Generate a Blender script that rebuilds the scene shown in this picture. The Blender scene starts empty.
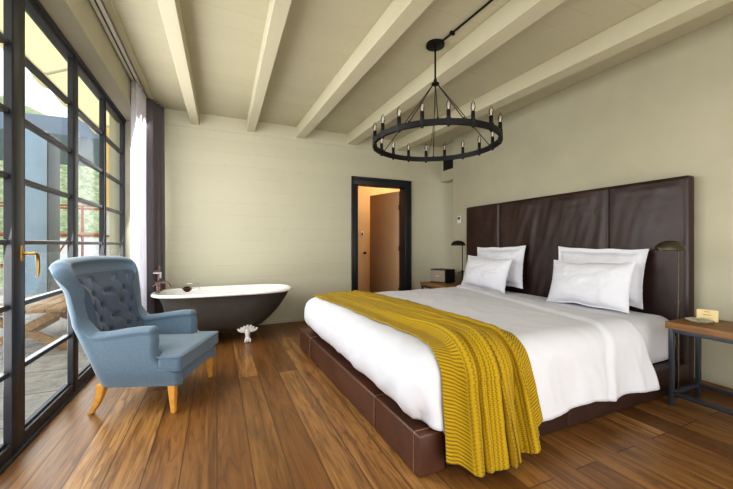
import bpy, bmesh, math, random
from mathutils import Vector, Matrix, noise
random.seed(7)
PI = math.pi
S = bpy.context.scene
COL = S.collection

# ------------------------------------------------------------------ materials
def srgb(r, g, b):
    f = lambda c: (c/255/12.92) if c/255 <= .04045 else ((c/255+.055)/1.055)**2.4
    return (f(r), f(g), f(b), 1)

class NT:
    def __init__(s, name):
        s.m = bpy.data.materials.new(name); s.m.use_nodes = True
        s.t = s.m.node_tree; s.n = s.t.nodes
        s.b = s.n['Principled BSDF']; s.out = s.n['Material Output']
    def add(s, typ, **kw):
        n = s.n.new(typ)
        for k, v in kw.items():
            if k in n.inputs: n.inputs[k].default_value = v
            else: setattr(n, k, v)
        return n
    def link(s, a, b): s.t.links.new(a, b)
    def coord(s, scale=(1,1,1), rot=(0,0,0), out='Object', loc=(0,0,0)):
        tc = s.add('ShaderNodeTexCoord'); mp = s.add('ShaderNodeMapping')
        mp.inputs['Scale'].default_value = scale; mp.inputs['Rotation'].default_value = rot
        mp.inputs['Location'].default_value = loc
        s.link(tc.outputs[out], mp.inputs['Vector']); return mp.outputs['Vector']
    def noise(s, vec, scale=5, detail=4, rough=.55, dist=0):
        n = s.add('ShaderNodeTexNoise'); n.inputs['Scale'].default_value = scale
        n.inputs['Detail'].default_value = detail; n.inputs['Roughness'].default_value = rough
        n.inputs['Distortion'].default_value = dist
        s.link(vec, n.inputs['Vector']); return n.outputs['Fac']
    def ramp(s, fac, stops):
        r = s.add('ShaderNodeValToRGB'); e = r.color_ramp.elements
        while len(e) < len(stops): e.new(.5)
        for x, (p, c) in zip(e, stops): x.position = p; x.color = c
        s.link(fac, r.inputs['Fac']); return r.outputs['Color']
    def mix(s, fac, a, b, mode='MIX'):
        m = s.add('ShaderNodeMix', data_type='RGBA', blend_type=mode)
        for sock, v in ((m.inputs[0], fac), (m.inputs[6], a), (m.inputs[7], b)):
            if isinstance(v, (int, float, tuple)): sock.default_value = v
            else: s.link(v, sock)
        return m.outputs[2]
    def math(s, op, a, b=0):
        m = s.add('ShaderNodeMath', operation=op)
        for sock, v in ((m.inputs[0], a), (m.inputs[1], b)):
            if isinstance(v, (int, float)): sock.default_value = v
            else: s.link(v, sock)
        return m.outputs[0]
    def bump(s, h, strength=.3, dist=.01, prev=None):
        b = s.add('ShaderNodeBump'); b.inputs['Strength'].default_value = strength
        b.inputs['Distance'].default_value = dist
        s.link(h, b.inputs['Height'])
        if prev: s.link(prev, b.inputs['Normal'])
        return b.outputs['Normal']
    def set(s, col=None, rough=None, metal=None, normal=None, **kw):
        I = s.b.inputs
        for k, v in (('Base Color', col), ('Roughness', rough), ('Metallic', metal), ('Normal', normal)):
            if v is None: continue
            if isinstance(v, (int, float, tuple)): I[k].default_value = v
            else: s.link(v, I[k])
        for k, v in kw.items(): I[k.replace('_', ' ')].default_value = v
        return s.m

def simple(name, col, rough=.5, metal=0, var=.12, scale=20, bump=.1, bd=.002, **kw):
    t = NT(name); v = t.coord(); n = t.noise(v, scale, 4)
    lo = tuple(c*(1-var) for c in col[:3])+(1,); hi = tuple(min(1, c*(1+var)) for c in col[:3])+(1,)
    c = t.ramp(n, [(.3, lo), (.7, hi)])
    return t.set(c, rough, metal, t.bump(n, bump, bd) if bump else None, **kw)

M = {}
def wall_mat(name, base, axis, spacing, off=0, line=.8, streak=None):
    """painted boards: fine joint lines every `spacing` m along `axis`"""
    t = NT(name); v = t.coord()
    sx = t.add('ShaderNodeSeparateXYZ'); t.link(v, sx.inputs[0])
    wob = t.noise(v, 1.2, 2)
    a = t.math('ADD', sx.outputs[axis], t.math('MULTIPLY', wob, .012))
    a = t.math('DIVIDE', t.math('ADD', a, off), spacing)
    fr = t.math('FRACT', a)
    d = t.math('MINIMUM', fr, t.math('SUBTRACT', 1, fr))
    ln = t.math('LESS_THAN', d, .016)
    brk = t.noise(v, 1.7, 3, .6)
    brk = t.math('GREATER_THAN', brk, .50)
    ln = t.math('MULTIPLY', ln, brk)
    # board to board tint
    wn = t.add('ShaderNodeTexWhiteNoise', noise_dimensions='1D'); t.link(t.math('FLOOR', a), wn.inputs['W'])
    big = t.noise(v, .9, 3); st = t.coord(scale=streak or (1, 1, 9)); fine = t.noise(st, 6, 5, .65)
    dark = tuple(c*.86 for c in base[:3])+(1,); lite = tuple(min(1, c*1.06) for c in base[:3])+(1,)
    c = t.mix(t.math('ADD', t.math('MULTIPLY', big, .6), t.math('MULTIPLY', wn.outputs['Value'], .20)), dark, lite)
    c = t.mix(t.math('MULTIPLY', fine, .16), c, tuple(k*.72 for k in base[:3])+(1,))
    c = t.mix(t.math('MULTIPLY', ln, .26*line), c, tuple(k*.42 for k in base[:3])+(1,))
    # a few knots / nail specks
    vo = t.add('ShaderNodeTexVoronoi'); vo.inputs['Scale'].default_value = 3.1; t.link(v, vo.inputs['Vector'])
    sp = t.math('LESS_THAN', vo.outputs['Distance'], .035)
    c = t.mix(t.math('MULTIPLY', sp, .3), c, tuple(k*.45 for k in base[:3])+(1,))
    h = t.math('SUBTRACT', fine, t.math('MULTIPLY', ln, 1))
    return t.set(c, .55, 0, t.bump(h, .25, .004))

WALLC = srgb(196, 191, 171)
M['wall_back'] = wall_mat('painted_boards_wall', srgb(198, 194, 171), 2, .173)
M['ceiling'] = wall_mat('painted_boards_ceiling', srgb(192, 186, 160), 1, .21, streak=(1, 7, 1))
M['beam'] = wall_mat('painted_beam', srgb(200, 194, 168), 0, 40, line=0, streak=(9, 1, 9))
M['plaster'] = simple('painted_plaster', srgb(184, 179, 157), .7, 0, .05, 2.5, .08, .003)
M['warmwall'] = simple('warm_room_paint', srgb(206, 180, 148), .7, 0, .05, 2, .05)
M['doorleaf'] = simple('door_leaf_paint', srgb(176, 142, 108), .55, 0, .05, 3, .05)
M['white'] = simple('white_enamel', srgb(235, 234, 232), .12, 0, .02, 3, 0)
M['black'] = simple('black_metal', srgb(20, 20, 21), .5, .4, .15, 30, .1)
M['blackmatte'] = simple('black_matte', srgb(24, 24, 26), .6, 0, .1, 30, .1)
M['frame'] = simple('window_frame_paint', srgb(46, 47, 52), .36, .1, .10, 14, .08)
M['darkframe'] = simple('door_frame_paint', srgb(38, 38, 42), .4, .1, .1, 14, .08)
M['brass'] = simple('aged_brass', srgb(165, 130, 70), .3, .9, .15, 30, .05)
M['bronze'] = simple('aged_copper', srgb(140, 115, 108), .3, .85, .2, 40, .1)
M['dkbronze'] = simple('dark_bronze', srgb(84, 76, 64), .38, .8, .15, 30, .05)
M['gun'] = simple('gunmetal', srgb(72, 76, 84), .45, .5, .12, 25, .08)
M['chrome'] = simple('chrome', srgb(200, 200, 200), .12, 1, .03, 5, 0)
M['tubskin'] = simple('tub_grey_paint', srgb(66, 62, 58), .42, 0, .10, 9, .06)
M['legwood'] = simple('honey_leg_wood', srgb(205, 150, 72), .38, 0, .12, 30, .05)
M['plastic'] = simple('white_plastic', srgb(225, 225, 220), .35, 0, .02, 5, 0)
M['card'] = simple('cream_card', srgb(222, 200, 150), .8, 0, .04, 20, 0)
M['ink'] = simple('brown_ink', srgb(120, 92, 55), .8, 0, .04, 20, 0)

M['stitch'] = simple('worn_leather_seam', srgb(140, 104, 82), .6, 0, .2, 60, .1)
def floor_mat():
    t = NT('oak_plank_floor')
    v = t.coord(rot=(0, 0, PI/2))
    def brick(c1, c2, mortar, ms):
        b = t.add('ShaderNodeTexBrick'); t.link(v, b.inputs['Vector'])
        b.offset = .37; b.offset_frequency = 2; b.squash = 1
        b.inputs['Color1'].default_value = c1; b.inputs['Color2'].default_value = c2
        b.inputs['Mortar'].default_value = mortar
        b.inputs['Scale'].default_value = 1; b.inputs['Mortar Size'].default_value = ms*2.4
        b.inputs['Mortar Smooth'].default_value = .1; b.inputs['Bias'].default_value = 0
        b.inputs['Brick Width'].default_value = 3.1; b.inputs['Row Height'].default_value = .168
        return b
    b1 = brick((0, 0, 0, 1), (1, 1, 1, 1), (.5, .5, .5, 1), .0)
    bm_ = brick((1, 1, 1, 1), (1, 1, 1, 1), (0, 0, 0, 1), .0016)
    rnd = t.add('ShaderNodeSeparateColor'); t.link(b1.outputs['Color'], rnd.inputs[0]); rnd = rnd.outputs[0]
    # per plank offset of the grain
    g = t.coord(scale=(7.5, .62, 1))
    cx = t.add('ShaderNodeCombineXYZ'); t.link(t.math('MULTIPLY', rnd, 37), cx.inputs[0]); t.link(t.math('MULTIPLY', rnd, 11), cx.inputs[1])
    va = t.add('ShaderNodeVectorMath', operation='ADD'); t.link(g, va.inputs[0]); t.link(cx.outputs[0], va.inputs[1])
    gv = va.outputs[0]
    rings = t.add('ShaderNodeTexNoise'); rings.inputs['Scale'].default_value = .9; rings.inputs['Detail'].default_value = 3
    rings.inputs['Distortion'].default_value = .5; t.link(gv, rings.inputs['Vector'])
    cath = t.math('FRACT', t.math('MULTIPLY', rings.outputs['Fac'], 13))
    cath = t.math('ABSOLUTE', t.math('SUBTRACT', cath, .5))          # 0..0.5 growth lines
    fine = t.noise(t.coord(scale=(90, 2.5, 1)), 1, 5, .7)
    fig = t.noise(gv, 2.1, 6, .66, .8)
    base = t.ramp(rnd, [(0, srgb(104, 70, 35)), (.28, srgb(164, 119, 66)), (.5, srgb(126, 85, 44)), (.75, srgb(150, 106, 57)), (1, srgb(184, 138, 82))])
    c = t.mix(t.ramp(fig, [(.30, (1, 1, 1, 1)), (.55, (0, 0, 0, 1))]), base, srgb(90, 59, 29))
    c = t.mix(t.math('MULTIPLY', t.ramp(cath, [(0, (1, 1, 1, 1)), (.16, (0, 0, 0, 1))]), .5), c, srgb(84, 50, 26))
    c = t.mix(t.math('MULTIPLY', t.ramp(fine, [(.35, (1, 1, 1, 1)), (.6, (0, 0, 0, 1))]), .45), c, srgb(76, 46, 22))
    # rare grey streak knots
    vo = t.add('ShaderNodeTexVoronoi'); vo.inputs['Scale'].default_value = 1.15; t.link(t.coord(scale=(2.4, .8, 1)), vo.inputs['Vector'])
    kn = t.ramp(vo.outputs['Distance'], [(.05, (1, 1, 1, 1)), (.15, (0, 0, 0, 1))])
    c = t.mix(t.math('MULTIPLY', kn, .55), c, srgb(66, 44, 28))
    c = t.mix(t.math('MULTIPLY', bm_.outputs['Fac'], .75), c, srgb(70, 48, 30))
    h = t.math('SUBTRACT', t.math('ADD', t.math('MULTIPLY', fine, .35), t.math('MULTIPLY', cath, .2)), t.math('MULTIPLY', bm_.outputs['Fac'], 1.2))
    r = t.math('ADD', .30, t.math('MULTIPLY', fig, .16))
    return t.set(c, r, 0, t.bump(h, .32, .003), Specular_IOR_Level=.5)
M['floor'] = floor_mat()

def wood_mat(name, a, b, sc=(3, 40, 40), rough=.5):
    t = NT(name); v = t.coord(scale=sc); n = t.noise(v, 1.3, 5, .6, .6); f = t.noise(t.coord(scale=tuple(k*3 for k in sc)), 1.5, 4)
    c = t.ramp(n, [(.25, a), (.75, b)])
    c = t.mix(t.math('MULTIPLY', f, .3), c, tuple(k*.5 for k in a[:3])+(1,))
    return t.set(c, rough, 0, t.bump(f, .25, .002))
M['tablewood'] = wood_mat('nightstand_wood', srgb(104, 72, 40), srgb(160, 118, 72), (30, 3, 30))
M['picnicwood'] = wood_mat('weathered_bench_wood', srgb(158, 116, 74), srgb(214, 178, 134), (30, 3, 30), .7)

def leather(name, dark, lite, edge):
    t = NT(name); v = t.coord()
    n = t.noise(v, 3.2, 6, .62, .4); f = t.noise(v, 160, 3, .6)
    sc = t.noise(t.coord(scale=(1, 1, 1)), 15, 7, .85, 2.6)
    c = t.ramp(n, [(.3, dark), (.72, lite)])
    scr = t.ramp(sc, [(.60, (0, 0, 0, 1)), (.72, (1, 1, 1, 1))])
    c = t.mix(t.math('MULTIPLY', scr, .55), c, edge)
    geo = t.add('ShaderNodeNewGeometry')
    ed = t.ramp(geo.outputs['Pointiness'], [(.53, (0, 0, 0, 1)), (.62, (1, 1, 1, 1))])
    c = t.mix(t.math('MULTIPLY', ed, .35), c, edge)
    nb = t.bump(f, .18, .001); nb = t.bump(n, .25, .02, nb)
    return t.set(c, t.math('ADD', .27, t.math('MULTIPLY', n, .30)), 0, nb)
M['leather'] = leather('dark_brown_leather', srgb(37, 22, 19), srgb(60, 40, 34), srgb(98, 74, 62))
M['leather_foot'] = leather('worn_brown_leather', srgb(46, 26, 19), srgb(84, 49, 35), srgb(150, 110, 84))

def fabric(name, a, b, sc=260, rough=.9, var=.5):
    t = NT(name); v = t.coord()
    w1 = t.noise(t.coord(scale=(1, 1, 6)), sc*.35, 2, .7); w2 = t.noise(t.coord(scale=(6, 6, 1)), sc*.35, 2, .7)
    k = t.math('MULTIPLY', t.math('ADD', w1, w2), .5)
    big = t.noise(v, 4, 3)
    c = t.ramp(k, [(.35, a), (.65, b)])
    c = t.mix(t.math('MULTIPLY', big, .25), c, tuple(x*.8 for x in a[:3])+(1,))
    return t.set(c, rough, 0, t.bump(k, .35, .0015), Sheen_Weight=.25)
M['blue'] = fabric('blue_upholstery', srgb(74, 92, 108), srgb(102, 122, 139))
M['bluedark'] = fabric('blue_upholstery_shade', srgb(50, 62, 78), srgb(68, 82, 100))  # same cloth as blue, darkened: shade on the inner back put into the colour
def linen(name, col, sss=.0):
    t = NT(name); v = t.coord(); n = t.noise(v, 9, 5, .6, .5); f = t.noise(v, 420, 2)
    c = t.ramp(n, [(.3, tuple(x*.965 for x in col[:3])+(1,)), (.7, col)])
    return t.set(c, .85, 0, t.bump(f, .06, .001, t.bump(n, .16, .008)), Sheen_Weight=.15)
M['linen'] = linen('white_cotton', srgb(208, 208, 214))
M['pillow'] = linen('white_pillow_cotton', srgb(218, 218, 225))

def knit():
    t = NT('mustard_ribbed_knit')
    uv = t.coord(out='UV')
    sx = t.add('ShaderNodeSeparateXYZ'); t.link(uv, sx.inputs[0])
    # ribs: across the throw at both borders, lengthways in the middle
    u, v = sx.outputs[0], sx.outputs[1]
    ribv = t.math('ABSOLUTE', t.math('SINE', t.math('MULTIPLY', v, PI/.017)))
    ribu = t.math('ABSOLUTE', t.math('SINE', t.math('MULTIPLY', t.math('ADD', u, t.math('MULTIPLY', t.math('SINE', t.math('MULTIPLY', v, 2*PI/.018)), .0022)), PI/.020)))
    st = t.math('ABSOLUTE', t.math('SINE', t.math('MULTIPLY', v, PI/.010)))
    mid = t.math('MULTIPLY', t.math('GREATER_THAN', u, .15), t.math('LESS_THAN', u, .56))
    m = t.add('ShaderNodeMix', data_type='FLOAT'); t.link(mid, m.inputs[0]); t.link(ribv, m.inputs[2])
    t.link(t.math('ADD', t.math('MULTIPLY', ribu, .8), t.math('MULTIPLY', st, .3)), m.inputs[3])
    h = m.outputs[0]
    n = t.noise(t.coord(), 60, 3)
    c = t.ramp(h, [(0, srgb(92, 72, 0)), (.5, srgb(156, 126, 0)), (1, srgb(180, 148, 4))])
    c = t.mix(t.math('MULTIPLY', n, .25), c, srgb(140, 108, 4))
    return t.set(c, .95, 0, t.bump(h, .75, .005), Sheen_Weight=.12, Sheen_Tint=(1, .8, .3, 1))
M['knit'] = knit()

def cloth_translucent(name, col, tr=.5, transp=0, dist=True):
    t = NT(name); t.n.remove(t.b)
    n = t.noise(t.coord(scale=(60, 60, 4)), 2, 3)
    c = t.ramp(n, [(.3, tuple(x*.9 for x in col[:3])+(1,)), (.7, col)])
    d = t.add('ShaderNodeBsdfDiffuse'); l = t.add('ShaderNodeBsdfTranslucent'); mx = t.add('ShaderNodeMixShader')
    t.link(c, d.inputs[0]); t.link(c, l.inputs[0]); mx.inputs[0].default_value = tr
    t.link(d.outputs[0], mx.inputs[1]); t.link(l.outputs[0], mx.inputs[2]); o = mx.outputs[0]
    if transp:
        tp = t.add('ShaderNodeBsdfTransparent'); m2 = t.add('ShaderNodeMixShader'); m2.inputs[0].default_value = transp
        t.link(o, m2.inputs[1]); t.link(tp.outputs[0], m2.inputs[2]); o = m2.outputs[0]
    t.link(o, t.out.inputs[0]); return t.m
M['sheer'] = cloth_translucent('sheer_white_voile', srgb(246, 245, 250), .55, .06)
M['drape'] = simple('charcoal_drape', srgb(100, 95, 99), .9, 0, .15, 120, .2, .001)
M['awning'] = cloth_translucent('yellow_awning_canvas', srgb(255, 246, 216), .75)

def glass_mat(name, refl=.9, tint=(1, 1, 1, 1)):
    t = NT(name); t.n.remove(t.b)
    n = t.noise(t.coord(), 3, 2)
    lw = t.add('ShaderNodeFresnel'); lw.inputs['IOR'].default_value = 1.45
    tp = t.add('ShaderNodeBsdfTransparent'); tp.inputs[0].default_value = tint
    gl = t.add('ShaderNodeBsdfGlossy'); gl.inputs['Roughness'].default_value = .02
    t.link(t.bump(n, .02, .01), gl.inputs['Normal'])
    mx = t.add('ShaderNodeMixShader'); t.link(t.math('MULTIPLY', lw.outputs[0], refl), mx.inputs[0])
    t.link(tp.outputs[0], mx.inputs[1]); t.link(gl.outputs[0], mx.inputs[2]); t.link(mx.outputs[0], t.out.inputs[0])
    return t.m
M['glass'] = glass_mat('window_glass', .13, (.97, .985, .98, 1))
M['bulbglass'] = glass_mat('bulb_glass', 1.0, (.93, .92, .9, 1))
def emis(name, col, st):
    t = NT(name); return t.set(col, .5, Emission_Color=col, Emission_Strength=st)
M['filament'] = emis('filament', (1, .9, .75, 1), .25)

# ------------------------------------------------------------------ mesh helpers
class MB:
    def __init__(s): s.bm = bmesh.new(); s.uv = s.bm.loops.layers.uv.new('UVMap')
    def box(s, a, b, bev=0, seg=2, mat=None):
        r = bmesh.ops.create_cube(s.bm, size=1); vs = r['verts']
        a, b = Vector(a), Vector(b); c = (a+b)/2; d = b-a
        for v in vs: v.co = Vector((v.co.x*d.x, v.co.y*d.y, v.co.z*d.z))+c
        if bev:
            es = list({e for v in vs for e in v.link_edges})
            r = bmesh.ops.bevel(s.bm, geom=es, offset=bev, segments=seg, profile=.5, affect='EDGES')
            vs = list({v for f in r['faces'] for v in f.verts} | {v for v in vs if v.is_valid})
        if mat is not None:
            for v in vs: v.co = mat @ v.co
        return vs
    def bar(s, p, q, w, h, bev=0, up=(0, 0, 1)):
        p, q = Vector(p), Vector(q); d = q-p; L = d.length; z = d.normalized(); u = Vector(up)
        if abs(z.dot(u)) > .98: u = Vector((1, 0, 0))
        x = u.cross(z).normalized(); y = z.cross(x)
        m = Matrix((x, y, z)).transposed().to_4x4(); m.translation = p
        return s.box((-w/2, -h/2, 0), (w/2, h/2, L), bev, 2, m)
    def tube(s, pts, r, n=10, cap=True, closed=False):
        pts = [Vector(p) for p in pts]; rings = []
        rs = r if isinstance(r, (list, tuple)) else [r]*len(pts)
        prev = None; N = len(pts)
        for i, p in enumerate(pts):
            a = pts[(i-1) % N] if (closed or i) else p; b = pts[(i+1) % N] if (closed or i < N-1) else p
            t = (b-a).normalized()
            if prev is None:
                u = Vector((0, 0, 1)) if abs(t.z) < .95 else Vector((1, 0, 0)); x = u.cross(t).normalized()
            else: x = (prev - t*prev.dot(t)).normalized()
            prev = x; y = t.cross(x)
            rings.append([s.bm.verts.new(p+(x*math.cos(2*PI*k/n)+y*math.sin(2*PI*k/n))*rs[i]) for k in range(n)])
        s.skin(rings, cap, closed); return rings
    def skin(s, rings, cap=True, closed=False, wrap=True):
        n = len(rings[0]); R = len(rings)
        for i in range(R if closed else R-1):
            A, B = rings[i], rings[(i+1) % R]
            for k in range(n if wrap else n-1):
                s.bm.faces.new((A[k], A[(k+1) % n], B[(k+1) % n], B[k]))
        if cap and not closed:
            s.bm.faces.new(rings[0][::-1]); s.bm.faces.new(rings[-1])
    def lathe(s, prof, c=(0, 0, 0), n=24, sx=1, sy=1, mat=None):
        c = Vector(c); rings = []
        for r, z in prof:
            rings.append([s.bm.verts.new(c+Vector((max(r, 1e-4)*math.cos(2*PI*k/n)*sx, max(r, 1e-4)*math.sin(2*PI*k/n)*sy, z))) for k in range(n)])
        s.skin(rings)
        if mat is not None:
            for R in rings:
                for v in R: v.co = mat @ v.co
        return rings
    def grid(s, f, nu, nv, uvf=None, wrapu=False):
        V = [[s.bm.verts.new(f(i/nu, j/nv)) for j in range(nv+1)] for i in range(nu+(0 if wrapu else 1))]
        R = len(V)
        for i in range(nu):
            for j in range(nv):
                fc = s.bm.faces.new((V[i][j], V[(i+1) % R][j], V[(i+1) % R][j+1], V[i][j+1]))
                if uvf:
                    for l, (a, b) in zip(fc.loops, ((i, j), (i+1, j), (i+1, j+1), (i, j+1))):
                        l[s.uv].uv = uvf(a/nu, b/nv)
        return V
    def sphere(s, c, r, sc=(1, 1, 1), n=12):
        prof = [(r*math.sin(PI*k/n), -r*math.cos(PI*k/n)) for k in range(n+1)]
        c = Vector(c); m = Matrix.Translation(c) @ Matrix.Diagonal((*sc, 1))
        return s.lathe(prof, (0, 0, 0), max(10, n), mat=m)

def build(name, mb, mat, parent=None, smooth=True, mods=(), label=None, angle=40, solid=0, sub=0):
    me = bpy.data.meshes.new(name)
    bmesh.ops.recalc_face_normals(mb.bm, faces=mb.bm.faces)
    mb.bm.to_mesh(me); mb.bm.free()
    o = bpy.data.objects.new(name, me); COL.objects.link(o)
    me.materials.append(mat)
    if smooth:
        for p in me.polygons: p.use_smooth = True
        me.set_sharp_from_angle(angle=math.radians(angle))
    if solid:
        md = o.modifiers.new('Solidify', 'SOLIDIFY'); md.thickness = solid; md.offset = 0
    if sub:
        md = o.modifiers.new('Subdivision', 'SUBSURF'); md.levels = sub; md.render_levels = sub
    if parent: o.parent = parent
    if label: o['label'] = label
    return o
def tag(o, label, cat, group=None):
    o['label'] = label; o['category'] = cat
    if group: o['group'] = group
    return o
def struct(o): o['kind'] = 'structure'; return o
def empty(name, loc=(0, 0, 0), rz=0):
    o = bpy.data.objects.new(name, None); COL.objects.link(o); o.location = loc; o.rotation_euler = (0, 0, rz)
    o.empty_display_size = .1; return o
def thing(name, label, cat, loc=(0, 0, 0), rz=0, group=None): return tag(empty(name, loc, rz), label, cat, group)
def copy_tree(o, parent=None):
    c = o.copy(); COL.objects.link(c); c.parent = parent
    for ch in list(o.children): copy_tree(ch, c)
    return c
def boxobj(name, a, b, mat, parent=None, bev=0.0, **k):
    m = MB(); m.box(a, b, bev); return build(name, m, mat, parent, **k)
def lerp(a, b, t): return a+(b-a)*t
def smooth(t): t = max(0, min(1, t)); return t*t*(3-2*t)
def interp(x, tab):
    if x <= tab[0][0]: return tab[0][1]
    for (a, fa), (b, fb) in zip(tab, tab[1:]):
        if x <= b: return lerp(fa, fb, smooth((x-a)/(b-a)))
    return tab[-1][1]
def ilin(x, tab):
    if x <= tab[0][0]: return tab[0][1]
    for (a, fa), (b, fb) in zip(tab, tab[1:]):
        if x <= b: return lerp(fa, fb, (x-a)/(b-a))
    return tab[-1][1]
def nz(x, y, z=0): return noise.noise(Vector((x, y, z)))

# ------------------------------------------------------------------ camera
cam = bpy.data.cameras.new('camera'); co = bpy.data.objects.new('camera', cam); COL.objects.link(co)
co.location = (0, 0, 1.15); co.rotation_euler = (PI/2, 0, -math.radians(23.86))
cam.sensor_width = 36; cam.lens = 338/733*36; cam.clip_start = .02; cam.clip_end = 500
S.camera = co

# ------------------------------------------------------------------ room shell
YB, ZC, XL, XR = 5.033, 2.90, -.84, 3.57
struct(boxobj('floor', (-1.06, -1.6, -.06), (5.2, 7.6, 0), M['floor'], smooth=False))
struct(boxobj('ceiling', (-1.2, -1.6, ZC), (5.2, 7.6, ZC+.1), M['ceiling'], smooth=False))
# back wall with the doorway opening cut out
DX0, DX1, DZ = 2.03, 2.985, 2.16
m = MB()
m.box((-1.2, YB, 0), (DX0, YB+.16, ZC)); m.box((DX1, YB, 0), (5.2, YB+.16, ZC)); m.box((DX0, YB, DZ), (DX1, YB+.16, ZC))
struct(build('wall_back', m, M['wall_back'], smooth=False))
struct(boxobj('wall_right', (XR, -1.6, 0), (XR+.16, 4.535, ZC), M['plaster'], bev=.004))
# header over the passage beyond the right wall
m = MB(); m.box((3.70, 4.535, 2.27), (3.86, YB, ZC)); struct(build('wall_passage', m, M['plaster'], smooth=False))
struct(boxobj('wall_passage_end', (5.0, 3.6, 0), (5.1, YB, ZC), M['plaster'], smooth=False))
# left wall : lintel, return at the far end
m = MB(); m.box((-1.10, -1.6, 2.625), (XL, YB, ZC)); m.box((-1.10, 4.83, 0), (-.90, YB, 2.625))
struct(build('wall_left', m, M['plaster'], smooth=False))
struct(boxobj('trim_1', (-.735, -1.6, ZC-.03), (-.69, YB, ZC), M['beam'], smooth=False))
# beams
for i, (xf, xb) in enumerate([(-.309, -.266), (.394, .437), (1.218, 1.14), (1.995, 1.965), (2.955, 2.84)]):
    # (x at y~2) and (x at the back wall)
    m = MB(); k = (xb-xf)/(YB-2.2); w = .108 if i < 2 else .135
    if i > 2: w = .16
    xa = xf+k*(-1.6-2.2)
    vs = m.box((-w/2, -1.6, 2.74), (w/2, YB, ZC), .004, 1)
    for v in vs: v.co.x += lerp(xa, xb, (v.co.y+1.6)/(YB+1.6))
    struct(build('trim_%d' % (i+2), m, M['beam'], angle=30))
# frieze strip along the top of the back wall and skirting
m = MB(); m.box((-.9, YB-.012, 2.70), (3.70, YB, ZC)); struct(build('trim_7', m, M['wall_back'], smooth=False))
struct(boxobj('baseboard_back', (-.9, YB-.012, 0), (1.97, YB, .035), M['plaster'], bev=.003))
struct(boxobj('baseboard_right', (XR-.014, -1.6, 0), (XR, 4.53, .06), M['tablewood'], bev=.003))

# doorway frame (dark) and the room beyond
m = MB()
for x0, x1 in ((1.973, 2.068), (2.935, 3.045)): m.box((x0, YB-.025, 0), (x1, YB+.17, 2.125), .006)
m.box((1.973, YB-.025, 2.12), (3.045, YB+.17, 2.225), .006)
for x0, x1 in ((1.960, 1.990), (3.028, 3.058)): m.box((x0, YB-.035, 0), (x1, YB, 2.24), .005)
m.box((1.960, YB-.035, 2.21), (3.058, YB, 2.24), .005)
d1 = struct(build('door_1', m, M['darkframe'], angle=30))
struct(boxobj('wall_side_room', (1.2, 6.30, 0), (4.2, 6.4, ZC), M['warmwall'], smooth=False))
struct(boxobj('wall_side_room_left', (1.5, YB+.16, 0), (1.6, 6.30, ZC), M['warmwall'], smooth=False))
struct(boxobj('wall_side_room_right', (3.9, YB+.16, 0), (4.0, 6.30, ZC), M['warmwall'], smooth=False))
# open leaf hung from the right jamb
A = Vector((2.945, 5.215, 0)); B = Vector((2.72, 5.95, 0)); d = (B-A).normalized(); ang = math.atan2(d.y, d.x)
leaf = struct(empty('door_2', A, ang))
m = MB(); m.box((0, -.02, .01), ((B-A).length, .02, 2.09), .004); build('door_leaf', m, M['doorleaf'], leaf, angle=30)
m = MB()
for zz in (.35, 1.08, 1.80): m.tube([(-.004, .024, zz-.045), (-.004, .024, zz+.045)], .008, 8)
build('hinge', m, M['black'], leaf)
sw = thing('light_switch', 'small white wall switch in the room beyond the doorway', 'light switch', (2.685, 6.298, 1.36))
boxobj('plate', (-.03, -.012, -.06), (.03, 0, .06), M['plastic'], sw, .004)
boxobj('rocker', (-.014, -.018, -.03), (.014, -.010, .03), M['blackmatte'], sw, .002)
m = MB(); m.lathe([(0, 0), (.018, 0), (.018, .012), (.01, .02), (.01, .035), (.026, .045), (.028, .06), (.02, .072), (0, .075)], mat=Matrix.Rotation(PI/2, 4, 'X'))
kn = build('coat_peg', m, M['blackmatte']); kn.location = (2.73, 6.30, .98)
tag(kn, 'round black peg on the warm lit wall seen through the doorway', 'peg')

# vent grille on the passage header
vt = thing('air_vent', 'black square air vent grille high in the corner behind the chandelier', 'vent', (3.70, 4.79, 2.56))
boxobj('vent_frame', (-.012, -.17, -.10), (0, .17, .10), M['blackmatte'], vt, .004)
m = MB()
for k in range(7): m.box((-.020, -.155, -.085+k*.026), (-.010, .155, -.075+k*.026))
build('slats', m, M['black'], vt, smooth=False)
th = thing('thermostat', 'small white thermostat on the right wall beside the headboard', 'thermostat', (XR, 4.36, 1.55))
boxobj('casing', (-.022, -.045, -.06), (0, .045, .06), M['plastic'], th, .006)
boxobj('display', (-.025, -.028, .0), (-.02, .028, .04), M['gun'], th, .002)

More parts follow.
